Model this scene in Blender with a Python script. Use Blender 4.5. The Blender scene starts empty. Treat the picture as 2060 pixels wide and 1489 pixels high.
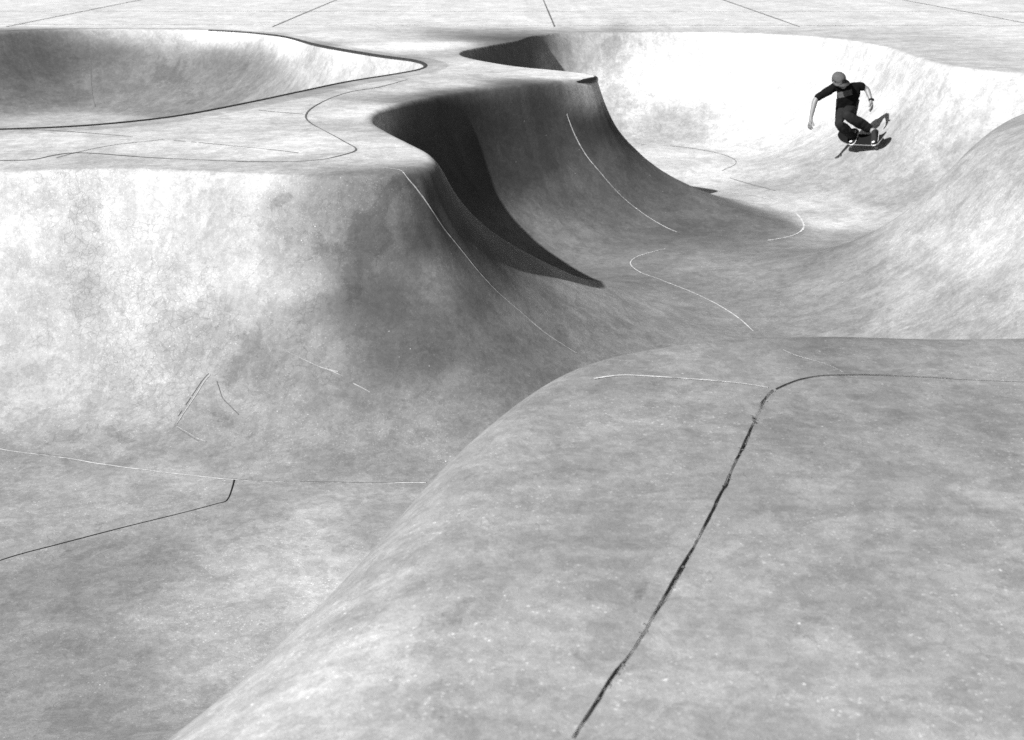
import bpy, bmesh, math, random
import numpy as np
from mathutils import Vector, Matrix, Quaternion
R = math.radians
SC = bpy.context.scene
COL = SC.collection

# ------------------------------------------------------------------ camera, light, exposure
CAM_H, PITCH, FPX = 1.7, R(19.1), 2550.0
cam = bpy.data.cameras.new('camera'); cam_o = bpy.data.objects.new('camera', cam); COL.objects.link(cam_o)
cam_o.location = (0, 0, CAM_H); cam_o.rotation_euler = (R(90) - PITCH, 0, 0)
cam.sensor_width = 36; cam.lens = FPX / 2060 * 36; cam.clip_start = 0.05; cam.clip_end = 2000
cam.dof.use_dof = True; cam.dof.focus_distance = 8.0; cam.dof.aperture_fstop = 4.5
SC.camera = cam_o

SUN_DIR = Vector((0.61, 0.58, -0.58)).normalized()     # the way the light travels
w = bpy.data.worlds.new('World'); SC.world = w; w.use_nodes = True
nt = w.node_tree; nt.nodes.clear()
sky = nt.nodes.new('ShaderNodeTexSky'); sky.sky_type = 'NISHITA'; sky.sun_disc = False
sky.sun_elevation = math.asin(-SUN_DIR.z); sky.sun_rotation = math.atan2(-SUN_DIR.x, -SUN_DIR.y)
bw = nt.nodes.new('ShaderNodeSeparateColor')              # black-and-white film behind a red filter: the blue sky counts little
bg = nt.nodes.new('ShaderNodeBackground'); bg.inputs['Strength'].default_value = 0.05
out = nt.nodes.new('ShaderNodeOutputWorld')
nt.links.new(sky.outputs[0], bw.inputs[0]); nt.links.new(bw.outputs[0], bg.inputs[0]); nt.links.new(bg.outputs[0], out.inputs[0])
sl = bpy.data.lights.new('sun', 'SUN'); sl.energy = 5.0; sl.angle = R(0.5); sl.color = (1, 1, 1)
so = bpy.data.objects.new('sun', sl); COL.objects.link(so)
so.rotation_euler = (-SUN_DIR).to_track_quat('Z', 'Y').to_euler(); so.location = (-10, -12, 12)
vs = SC.view_settings; vs.view_transform = 'Standard'; vs.look = 'None'; vs.gamma = 1; vs.exposure = 1.3; vs.use_curve_mapping = False
SC.cycles.use_adaptive_sampling = True
SC.cycles.use_denoising = False
SC.cycles.adaptive_threshold = .02
SC.cycles.max_bounces = 5; SC.cycles.diffuse_bounces = 3; SC.cycles.glossy_bounces = 2

# ------------------------------------------------------------------ helpers
def ray(px, py):
    u = (px - 1030) / FPX; v = (744.5 - py) / FPX
    return np.array((u, math.cos(PITCH) + v * math.sin(PITCH), -math.sin(PITCH) + v * math.cos(PITCH)))
def W(px, py, z=0.0):
    d = ray(px, py); t = (z - CAM_H) / d[2]
    return (d[0] * t, d[1] * t)

def spline(pts, step=0.12, closed=True):
    """Catmull-Rom through the given plan points."""
    P = np.array(pts, float); n = len(P); o = []
    rng = range(n) if closed else range(n - 1)
    for i in rng:
        if closed: p0, p1, p2, p3 = P[i - 1], P[i], P[(i + 1) % n], P[(i + 2) % n]
        else: p0, p1, p2, p3 = P[max(i - 1, 0)], P[i], P[i + 1], P[min(i + 2, n - 1)]
        L = np.linalg.norm((p2 - p1)[:2]); k = max(1, int(math.ceil(L / step)))
        # centripetal
        def tj(ti, a, b): return ti + max(np.linalg.norm((b - a)[:2]), 1e-6) ** 0.5
        t0 = 0; t1 = tj(t0, p0, p1); t2 = tj(t1, p1, p2); t3 = tj(t2, p2, p3)
        for j in range(k):
            t = t1 + (t2 - t1) * j / k
            A1 = (t1 - t) / (t1 - t0) * p0 + (t - t0) / (t1 - t0) * p1
            A2 = (t2 - t) / (t2 - t1) * p1 + (t - t1) / (t2 - t1) * p2
            A3 = (t3 - t) / (t3 - t2) * p2 + (t - t2) / (t3 - t2) * p3
            B1 = (t2 - t) / (t2 - t0) * A1 + (t - t0) / (t2 - t0) * A2
            B2 = (t3 - t) / (t3 - t1) * A2 + (t - t1) / (t3 - t1) * A3
            o.append((t2 - t) / (t2 - t1) * B1 + (t - t1) / (t2 - t1) * B2)
    if not closed: o.append(P[-1])
    return np.array(o)

def seg_dist(X, Y, P, closed=True):
    """distance to polyline, arclength of the nearest point, nearest extra params, inside flag"""
    Q = np.roll(P, -1, 0) if closed else P[1:]
    A = P if closed else P[:-1]
    best = np.full(X.shape, 1e18); arc = np.zeros(X.shape); ext = np.zeros(X.shape + (P.shape[1] - 2,))
    ins = np.zeros(X.shape, bool); s0 = 0.0
    for a, b in zip(A, Q):
        dx, dy = b[0] - a[0], b[1] - a[1]; L2 = dx * dx + dy * dy + 1e-12; L = math.sqrt(L2)
        t = np.clip(((X - a[0]) * dx + (Y - a[1]) * dy) / L2, 0, 1)
        d = (X - a[0] - t * dx) ** 2 + (Y - a[1] - t * dy) ** 2
        m = d < best
        best[m] = d[m]; arc[m] = s0 + t[m] * L
        if P.shape[1] > 2:
            for k in range(P.shape[1] - 2): ext[..., k][m] = (a[2 + k] + t * (b[2 + k] - a[2 + k]))[m]
        if closed:
            c = (a[1] > Y) != (b[1] > Y)
            with np.errstate(divide='ignore', invalid='ignore'):
                xi = a[0] + (Y - a[1]) * dx / (dy if abs(dy) > 1e-12 else 1e-12)
            ins ^= c & (X < xi)
        s0 += L
    return np.sqrt(best), arc, ext, ins

def blur(F, n):
    for _ in range(n):
        F = np.pad(F, 1, mode='edge')
        F = (F[:-2, 1:-1] + F[2:, 1:-1] + F[1:-1, :-2] + F[1:-1, 2:] + 2 * F[1:-1, 1:-1]) / 6
    return F

# ------------------------------------------------------------------ the park in plan
DEPTH = 1.7
# rim points: x, y, a (share of the run that is rounded lip), c (steepness)
A0 = (.07, .965)
rimC = [(-14, 9.0, *A0), (-9, 9.1, *A0), (-6, 9.3, *A0), (-3.83, 9.45, *A0), (-3.0, 9.62, *A0), (-2.37, 9.52, *A0), (-1.72, 9.36, *A0),
        (-1.21, 9.34, *A0), (-.86, 9.47, .08, .91), (-.68, 9.78, .07, .86), (-.74, 10.25, .07, .86), (-.98, 10.87, .09, .88), (-1.27, 11.6, .12, .90),
        (-1.44, 12.25, .09, .94), (-1.40, 12.95, .07, .955), (-1.07, 13.75, .055, .965), (-.51, 14.6, .05, .965), (.30, 15.35, .05, .97),
        (.80, 15.75, .02, .93), (1.03, 16.08, .02, .91), (.80, 16.5, .02, .92), (.0, 17.3, .03, .95), (-.72, 18.7, .03, .97), (-.75, 19.5, .02, .98),
        (-.35, 20.5, .02, .98), (.1, 21.5, .02, .98), (0.4, 22.6, .02, .98), (1.0, 23.2, .03, .98), (2.2, 23.35, .04, .96), (4.2, 23.1, .04, .96), (5.4, 22.0, .04, .96),
        (5.85, 20.4, .05, .96), (5.85, 18.7, .06, .95), (5.95, 17.3, .10, .93), (6.6, 16.4, .12, .92), (7.6, 15.8, .12, .9), (8.3, 14.9, .15, .9), (7.9, 13.9, .2, .9), (6.8, 13.5, .3, .85), (5.7, 13.0, .4, .82),
        (5.3, 12.0, .4, .8), (5.05, 11.0, .3, .8), (4.85, 9.9, .2, .85), (4.9, 8.8, .2, .85), (5.0, 7.7, .25, .8), (4.7, 6.7, .3, .8),
        (4.0, 5.35, .40, .82), (2.9, 5.18, .36, .85), (1.95, 5.18, .34, .86), (1.35, 5.27, .34, .86), (.80, 5.20, .34, .86), (.37, 4.94, .34, .86), (.08, 4.28, .34, .87),
        (.02, 3.6, .32, .88), (.02, 2.95, .36, .83), (-.06, 2.3, .42, .77), (-.5, 1.5, .36, .78), (-1.9, .9, .35, .72), (-3.5, .4, .3, .7), (-8, .2, .3, .7), (-14, .2, .3, .7)]
baseC = [(-13, 7.9), (-8, 8.05), (-5, 8.2), (-3.55, 8.13), (-3.13, 8.0), (-1.83, 7.62), (-1.2, 7.5), (-.45, 7.52), (.25, 7.7), (.85, 8.2), (1.22, 8.95), (1.45, 9.8), (1.5, 10.7), (1.25, 11.6), (.85, 12.3),
         (.75, 13.0), (1.2, 13.95), (2.0, 14.72), (2.65, 14.72), (3.28, 14.68), (3.56, 15.1), (3.62, 15.9), (3.41, 16.85), (2.87, 17.35), (2.2, 18.0), (1.3, 18.8),
         (.9, 19.4), (0.85, 20.3), (1.2, 21.1), (2.18, 21.4), (3.04, 20.96), (3.49, 19.77), (3.12, 18.75), (3.5, 17.9), (4.1, 16.8), (4.1, 15.4), (3.43, 14.45), (2.69, 14.15),
         (2.0, 13.95), (1.78, 13.7), (1.68, 13.4), (1.72, 12.9), (1.9, 12.15), (2.08, 11.29), (2.19, 10.54), (2.25, 9.5), (2.1, 8.6), (1.5, 7.6), (.7, 6.75), (0.0, 6.0), (-.7, 5.45),
         (-1.45, 5.2), (-2.3, 5.2), (-4.5, 5.2), (-8, 5.0), (-13, 5.0)]
rimB = [(-16, 11.0), (-9, 11.2), (-6, 11.35), (-4.17, 11.69), (-3.68, 11.98), (-3.25, 12.45), (-2.76, 13.46), (-2.38, 14.4), (-1.96, 15.41), (-1.45, 16.3), (-1.2, 16.85), (-1.16, 17.45), (-1.34, 18.05),
        (-1.9, 18.8), (-3.0, 20.5), (-4.1, 22.6), (-5.6, 23.8), (-8, 24.0), (-10, 22.8), (-12.5, 21.5), (-16, 21)]
baseB = [(-15, 13.0), (-9, 13.2), (-6.2, 13.4), (-4.9, 13.8), (-4.2, 14.8), (-3.7, 15.9), (-3.2, 16.8), (-3.1, 17.5), (-3.6, 18.4), (-4.6, 19.8), (-5.8, 21.2), (-7.4, 21.7), (-9.5, 20.4), (-12, 19.2), (-15, 18.9)]
DEPTH_B = 1.25

FX0, FX1, FY0, FY1, FS = -13.0, 13.0, -0.5, 27.0, 0.05
gx = np.arange(FX0, FX1 + FS / 2, FS); gy = np.arange(FY0, FY1 + FS / 2, FS)
GX, GY = np.meshgrid(gx, gy)
def pit_fields(rim, base, smooth=3):
    rs = spline(rim); bs = spline(base)
    d, arc, ext, ins = seg_dist(GX, GY, rs)
    db, _, _, inb = seg_dist(GX, GY, bs)
    d = np.where(ins, d, -d)                    # positive inside the pit
    db = np.where(inb, -db, db)                 # positive outside the floor
    return d, db, arc, ext, rs, bs
dC, dbC, arcC, extC, RIM_C, BASE_C = pit_fields(rimC, baseC)
# lip and steepness blend smoothly from rim to rim
wsum = 0; aF = 0; cF = 0
rs = RIM_C[::3]
for p in rs:
    ww = 1.0 / (((GX - p[0]) ** 2 + (GY - p[1]) ** 2) ** 2 + 0.02)
    wsum = wsum + ww; aF = aF + ww * p[2]; cF = cF + ww * p[3]
aF /= wsum; cF /= wsum
rimB4 = [(x, y, .03, .96) for x, y in rimB]
dB, dbB, arcB, extB, RIM_B, BASE_B = pit_fields(rimB4, baseB)
def ratio(d, db):
    s = d / np.maximum(d + np.maximum(db, 0), 1e-4)
    s = np.where(db <= 0, 1 - db * 0.0, s)
    return s
def sm(s, n):
    """smooth the interior only: near the rim the exact value stays"""
    b = blur(s, n); k = np.clip((s - .25) / .3, 0, 1); return s * (1 - k) + b * k
sC = sm(np.where(dC > 0, ratio(dC, dbC), dC / 2.0), 14)
sB = sm(np.where(dB > 0, ratio(dB, dbB), dB / 2.0), 14)

def bic(F, x, y):
    fx = np.clip((x - FX0) / FS, 1, len(gx) - 3); fy = np.clip((y - FY0) / FS, 1, len(gy) - 3)
    ix = fx.astype(int); iy = fy.astype(int); tx = fx - ix; ty = fy - iy
    def wts(t): return (-.5*t + t*t - .5*t**3, 1 - 2.5*t*t + 1.5*t**3, .5*t + 2*t*t - 1.5*t**3, -.5*t*t + .5*t**3)
    wx = wts(tx); wy = wts(ty); r = 0
    for j in range(4):
        row = 0
        for i in range(4): row = row + wx[i] * F[iy + j - 1, ix + i - 1]
        r = r + wy[j] * row
    return r
def lin(F, x, y):
    fx = np.clip((x - FX0) / FS, 0, len(gx) - 2); fy = np.clip((y - FY0) / FS, 0, len(gy) - 2)
    ix = fx.astype(int); iy = fy.astype(int); tx = fx - ix; ty = fy - iy
    return (F[iy, ix]*(1-tx) + F[iy, ix+1]*tx)*(1-ty) + (F[iy+1, ix]*(1-tx) + F[iy+1, ix+1]*tx)*ty

# profile table over (a, c, s)
TA = np.linspace(.01, .6, 24); TC = np.linspace(.65, .98, 12); TS = np.linspace(0, 1, 513)
TAB = np.zeros((len(TA), len(TC), len(TS)))
for i, a in enumerate(TA):
    for j, c in enumerate(TC):
        S = np.linspace(0, 1, 4097)
        u = np.clip((1 - S) / (1 - a), 0, 1)
        sl_ = c * u / np.sqrt(1 - (c * u) ** 2)
        mx = c / math.sqrt(1 - c * c)
        k = np.clip(S / a, 0, 1)
        th = math.asin(c) * (k * k * (3 - 2 * k))
        m = np.where(S < a, np.tan(th), sl_)
        I = np.concatenate([[0], np.cumsum((m[1:] + m[:-1]) / 2)]); I /= I[-1]
        TAB[i, j] = np.interp(TS, S, I)
def prof(s, a, c):
    s = np.clip(s, 0, 1) * 512; a = np.clip((a - TA[0]) / (TA[1] - TA[0]), 0, len(TA) - 1.001); c = np.clip((c - TC[0]) / (TC[1] - TC[0]), 0, len(TC) - 1.001)
    si = np.minimum(s.astype(int), 511); ai = a.astype(int); ci = c.astype(int); st = s - si; at = a - ai; ct = c - ci
    r = 0
    for di, wi in ((0, 1 - at), (1, at)):
        for dj, wj in ((0, 1 - ct), (1, ct)):
            r = r + wi * wj * (TAB[ai + di, ci + dj, si] * (1 - st) + TAB[ai + di, ci + dj, si + 1] * st)
    return r
def height(x, y):
    x = np.asarray(x, float); y = np.asarray(y, float)
    s = bic(sC, x, y)
    inside = (x > FX0 + .2) & (x < FX1 - .2) & (y > FY0 + .2) & (y < FY1 - .2)
    dep = DEPTH - .37 * np.exp(-((x - 0.12) ** 2 / 1.15 + (y - 10.85) ** 2 / 1.3)) + .14 * np.exp(-((x - 2.4) ** 2 / 1.2 + (y - 18.3) ** 2 / 1.0))
    dep = dep - .09 * np.exp(-((x - 1.0) ** 2 / .35 + (y - 11.8) ** 2 / .5))
    z = -dep * prof(s, bic(aF, x, y), bic(cF, x, y))
    z2 = -DEPTH_B * prof(bic(sB, x, y), np.full(x.shape, .03), np.full(x.shape, .95))
    return np.where(inside, np.minimum(z, z2), 0.0)

def cast(px, py, tmin=1.5, tmax=45):
    """where the view line through a photo point meets the concrete"""
    d = ray(px, py); t = np.arange(tmin, tmax, .01)
    z = CAM_H + d[2] * t - height(d[0] * t, d[1] * t)
    i = int(np.argmax(z < 0)) or len(t) - 1
    return np.array((d[0] * t[i], d[1] * t[i], CAM_H + d[2] * t[i]))
def castline(pts):
    """the visible run of a joint: stops where a nearer surface covers it"""
    o = []; last = None
    P = spline([tuple(map(float, p)) for p in pts], 12, False)
    for p in P:
        c = cast(p[0], p[1])
        if last is not None and abs(c[1] - last[1]) > .45: break
        o.append(c[:2]); last = c
    return np.array(o)[::3] if len(o) > 12 else np.array(o)
def castpoly(pts): return np.array([cast(*p)[:2] for p in pts])

# ------------------------------------------------------------------ mesh of the concrete
def axis(parts):
    o = [parts[0][0]]
    for a, b, st in parts:
        n = max(1, int(round((b - a) / st))); o += list(np.linspace(a, b, n + 1)[1:])
    return np.array(o)
ax = axis([(-150, -30, 20), (-30, -13, 1), (-13, -5, .06), (-5, 6.6, .022), (6.6, 13, .06), (13, 30, 1), (30, 150, 20)])
ay = axis([(-60, -10, 10), (-10, -.3, .5), (-.3, 2, .04), (2, 8, .018), (8, 19, .020), (19, 27, .03), (27, 40, .6), (40, 300, 20)])
X, Y = np.meshgrid(ax, ay)
Z = height(X, Y)
NX, NY = len(ax), len(ay)
e = .004
Nx = -(height(X + e, Y) - height(X - e, Y)) / (2 * e); Ny = -(height(X, Y + e) - height(X, Y - e)) / (2 * e)
NN = np.stack([Nx, Ny, np.ones_like(Nx)], -1); NN /= np.linalg.norm(NN, axis=-1, keepdims=True)

# --- tone of the pours, with shade painted into the pocket and far-left walls: control points (photo point, albedo), spread over the surface they lie on
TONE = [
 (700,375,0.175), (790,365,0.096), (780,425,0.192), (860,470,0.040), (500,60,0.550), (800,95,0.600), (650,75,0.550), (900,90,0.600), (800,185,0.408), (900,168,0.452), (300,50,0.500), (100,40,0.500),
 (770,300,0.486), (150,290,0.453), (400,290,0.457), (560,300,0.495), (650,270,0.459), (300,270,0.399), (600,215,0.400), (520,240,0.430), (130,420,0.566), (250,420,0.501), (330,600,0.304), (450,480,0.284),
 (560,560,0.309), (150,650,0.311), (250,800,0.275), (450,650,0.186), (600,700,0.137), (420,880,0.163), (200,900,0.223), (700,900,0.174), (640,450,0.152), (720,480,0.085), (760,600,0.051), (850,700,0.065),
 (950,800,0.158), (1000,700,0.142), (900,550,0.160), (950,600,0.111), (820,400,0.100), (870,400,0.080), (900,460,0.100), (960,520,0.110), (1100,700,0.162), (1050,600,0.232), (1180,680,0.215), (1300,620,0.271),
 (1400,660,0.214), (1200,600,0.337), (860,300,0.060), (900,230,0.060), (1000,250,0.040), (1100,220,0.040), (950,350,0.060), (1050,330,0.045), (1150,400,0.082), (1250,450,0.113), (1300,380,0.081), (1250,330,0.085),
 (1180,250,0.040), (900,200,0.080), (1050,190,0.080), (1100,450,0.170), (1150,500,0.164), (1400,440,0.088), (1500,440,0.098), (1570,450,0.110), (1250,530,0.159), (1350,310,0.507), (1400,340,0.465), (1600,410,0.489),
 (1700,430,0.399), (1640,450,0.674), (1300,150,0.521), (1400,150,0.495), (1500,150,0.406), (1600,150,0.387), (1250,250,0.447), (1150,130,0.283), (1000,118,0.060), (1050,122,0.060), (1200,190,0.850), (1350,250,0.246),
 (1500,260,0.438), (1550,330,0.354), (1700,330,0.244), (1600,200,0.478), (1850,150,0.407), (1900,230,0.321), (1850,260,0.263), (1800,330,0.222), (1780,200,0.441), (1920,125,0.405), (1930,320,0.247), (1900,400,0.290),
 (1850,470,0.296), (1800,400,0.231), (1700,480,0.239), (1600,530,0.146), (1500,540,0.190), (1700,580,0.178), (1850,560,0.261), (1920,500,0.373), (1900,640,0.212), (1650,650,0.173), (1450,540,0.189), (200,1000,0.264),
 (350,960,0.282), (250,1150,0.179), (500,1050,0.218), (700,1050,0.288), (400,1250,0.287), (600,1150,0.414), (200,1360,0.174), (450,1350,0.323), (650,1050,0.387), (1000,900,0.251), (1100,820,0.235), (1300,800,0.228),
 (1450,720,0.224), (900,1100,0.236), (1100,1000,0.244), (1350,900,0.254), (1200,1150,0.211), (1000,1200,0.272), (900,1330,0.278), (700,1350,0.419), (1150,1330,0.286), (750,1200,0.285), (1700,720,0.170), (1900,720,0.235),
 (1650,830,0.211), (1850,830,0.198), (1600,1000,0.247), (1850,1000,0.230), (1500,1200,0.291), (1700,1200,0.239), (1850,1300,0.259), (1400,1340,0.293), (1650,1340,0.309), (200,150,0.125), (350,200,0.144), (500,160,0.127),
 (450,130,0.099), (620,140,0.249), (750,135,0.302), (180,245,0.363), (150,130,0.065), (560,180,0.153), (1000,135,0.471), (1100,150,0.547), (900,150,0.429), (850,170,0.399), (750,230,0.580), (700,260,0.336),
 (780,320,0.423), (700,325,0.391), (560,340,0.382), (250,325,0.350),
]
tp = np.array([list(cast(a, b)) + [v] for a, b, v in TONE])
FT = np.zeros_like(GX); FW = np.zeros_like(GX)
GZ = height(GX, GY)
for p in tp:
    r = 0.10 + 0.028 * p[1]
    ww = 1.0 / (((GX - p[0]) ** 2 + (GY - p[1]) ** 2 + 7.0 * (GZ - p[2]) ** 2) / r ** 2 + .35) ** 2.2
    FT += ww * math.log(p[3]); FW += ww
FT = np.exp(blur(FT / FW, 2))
# the trowelled inner panel of the left deck has its own sharp edge along the joint
PANEL_PX = [(-60, 322), (60, 322), (113, 312), (150, 308), (330, 319), (560, 326), (640, 322), (690, 312), (716, 302), (690, 284), (650, 262), (625, 248), (615, 236), (622, 222), (640, 210), (670, 196), (710, 184), (760, 176), (820, 160)]
PANEL = spline([W(*p) for p in PANEL_PX], closed=False)

def blobs(lst):
    F = np.zeros_like(X); 
    for px, py, rx, ry, ang, v in lst:          # centre, radii along/against the view plane, on the surface
        c = cast(px, py); cu = cast(px + rx * math.cos(R(ang)), py + rx * math.sin(R(ang))); cv = cast(px - ry * math.sin(R(ang)), py + ry * math.cos(R(ang)))
        a = (cu - c)[:2]; b = (cv - c)[:2]
        M = np.array([[a[0], b[0]], [a[1], b[1]]])
        if abs(np.linalg.det(M)) < 1e-5: continue
        Mi = np.linalg.inv(M); dx = X - c[0]; dy = Y - c[1]
        q = (Mi[0, 0]*dx + Mi[0, 1]*dy) ** 2 + (Mi[1, 0]*dx + Mi[1, 1]*dy) ** 2
        F += v * np.exp(-q * 1.1)
    return np.clip(F, 0, 1.3)
STAIN = blobs([(565, 408, 45, 20, -4, 1.0), (740, 480, 55, 38, 10, 1.1), (800, 372, 60, 22, -8, .9), (700, 370, 40, 22, -8, .6), (715, 560, 40, 50, 0, .6), (510, 690, 35, 40, 20, .75), (470, 750, 30, 40, 30, .7), (430, 660, 25, 14, 0, .6),
               (640, 500, 35, 25, 60, .5), (455, 845, 45, 25, 20, .6), (230, 870, 60, 22, 10, .6), (140, 880, 50, 18, 5, .6),
               (125, 350, 25, 25, 0, .5), (380, 180, 50, 35, 20, .5), (330, 150, 40, 30, 0, .5), (1010, 1190, 60, 45, 30, .4), (920, 1250, 40, 50, 20, .4), (1290, 1190, 22, 60, 25, .6), (1250, 1280, 20, 40, 20, .5), (200, 1070, 90, 30, -10, .4),
               (1230, 170, 40, 50, 20, .5), (1280, 270, 60, 25, 20, .35), (1700, 350, 60, 22, -25, .35), (1920, 300, 40, 12, -15, .5), (1600, 1060, 60, 60, 0, .3), (1650, 1250, 70, 50, 0, .35)])
CRAZE = blobs([(300, 720, 150, 140, 0, 1.0), (180, 560, 60, 100, 0, .7), (620, 560, 60, 90, 0, .5), (420, 600, 120, 90, 0, .5), (590, 740, 90, 60, 0, .5), (700, 380, 60, 40, 0, .5), (150, 450, 40, 80, 0, .5)])

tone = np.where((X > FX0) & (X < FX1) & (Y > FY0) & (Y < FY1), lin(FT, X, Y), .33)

ff_ = np.clip((np.maximum(np.abs(X + 1) - 8, Y - 23.6)) / 1.5, 0, 1) * (height(X, Y) > -.01)
tone = np.exp(np.log(tone) * (1 - ff_) + math.log(.52) * ff_)
def make_surface(name, mask, mats, extra=None):
    idx = np.arange(NX * NY).reshape(NY, NX)
    f = np.stack([idx[:-1, :-1], idx[:-1, 1:], idx[1:, 1:], idx[1:, :-1]], -1)[mask].reshape(-1, 4)
    used, inv = np.unique(f, return_inverse=True); inv = inv.reshape(-1, 4)
    co = np.stack([X.ravel()[used], Y.ravel()[used], Z.ravel()[used]], -1)
    me = bpy.data.meshes.new(name)
    nf = len(inv)
    me.vertices.add(len(co)); me.vertices.foreach_set('co', co.astype('f').ravel())
    me.loops.add(nf * 4); me.loops.foreach_set('vertex_index', inv.astype('i').ravel())
    me.polygons.add(nf); me.polygons.foreach_set('loop_start', np.arange(0, nf * 4, 4, dtype='i'))
    me.update(calc_edges=True)
    me.polygons.foreach_set('use_smooth', np.ones(nf, bool))
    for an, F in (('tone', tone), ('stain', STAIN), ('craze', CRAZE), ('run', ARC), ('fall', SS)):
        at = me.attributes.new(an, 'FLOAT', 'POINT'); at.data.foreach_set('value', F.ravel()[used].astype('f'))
    me.normals_split_custom_set_from_vertices(NN.reshape(-1, 3)[used].astype('f'))
    o = bpy.data.objects.new(name, me); COL.objects.link(o)
    for m in mats: me.materials.append(m)
    return o
inC = bic(sC, X, Y); inB = bic(sB, X, Y)
ARC = np.where(inB > 0, lin(arcB, X, Y) + 100, lin(arcC, X, Y)); SS = np.clip(np.maximum(inC, inB), 0, 1)
outer = (X < FX0 + .2) | (X > FX1 - .2) | (Y < FY0 + .2) | (Y > FY1 - .2)
inC = np.where(outer, -1, inC); inB = np.where(outer, -1, inB)

# ------------------------------------------------------------------ materials
class N:
    def __init__(s, name, rough=.8):
        s.m = bpy.data.materials.new(name); s.m.use_nodes = True; s.t = s.m.node_tree
        s.p = s.t.nodes['Principled BSDF']; s.p.inputs['Roughness'].default_value = rough
    def n(s, typ, **k):
        nd = s.t.nodes.new('ShaderNode' + typ)
        for a, v in k.items(): setattr(nd, a, v)
        return nd
    def set(s, sock, v):
        if hasattr(v, 'links') or isinstance(v, bpy.types.NodeSocket): s.t.links.new(v, sock)
        else: sock.default_value = v
    def math(s, op, a, b=0.0, c=0.0, clamp=False):
        nd = s.n('Math', operation=op, use_clamp=clamp)
        s.set(nd.inputs[0], a); s.set(nd.inputs[1], b); s.set(nd.inputs[2], c); return nd.outputs[0]
    def mr(s, v, a, b, c, d, smooth=False):
        nd = s.n('MapRange', interpolation_type='SMOOTHSTEP' if smooth else 'LINEAR')
        for i, q in enumerate((v, a, b, c, d)): s.set(nd.inputs[i], q)
        return nd.outputs[0]
    def attr(s, a): nd = s.n('Attribute', attribute_name=a); return nd.outputs['Fac']
    def noise(s, vec, sc, det=6, rough=.6, dist=0):
        nd = s.n('TexNoise'); s.t.links.new(vec, nd.inputs['Vector'])
        nd.inputs['Scale'].default_value = sc; nd.inputs['Detail'].default_value = det; nd.inputs['Roughness'].default_value = rough; nd.inputs['Distortion'].default_value = dist
        return nd.outputs[0]
    def vor(s, vec, sc, feat='F1', rnd=1):
        nd = s.n('TexVoronoi', feature=feat); s.t.links.new(vec, nd.inputs['Vector']); nd.inputs['Scale'].default_value = sc; nd.inputs['Randomness'].default_value = rnd
        return nd

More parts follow.
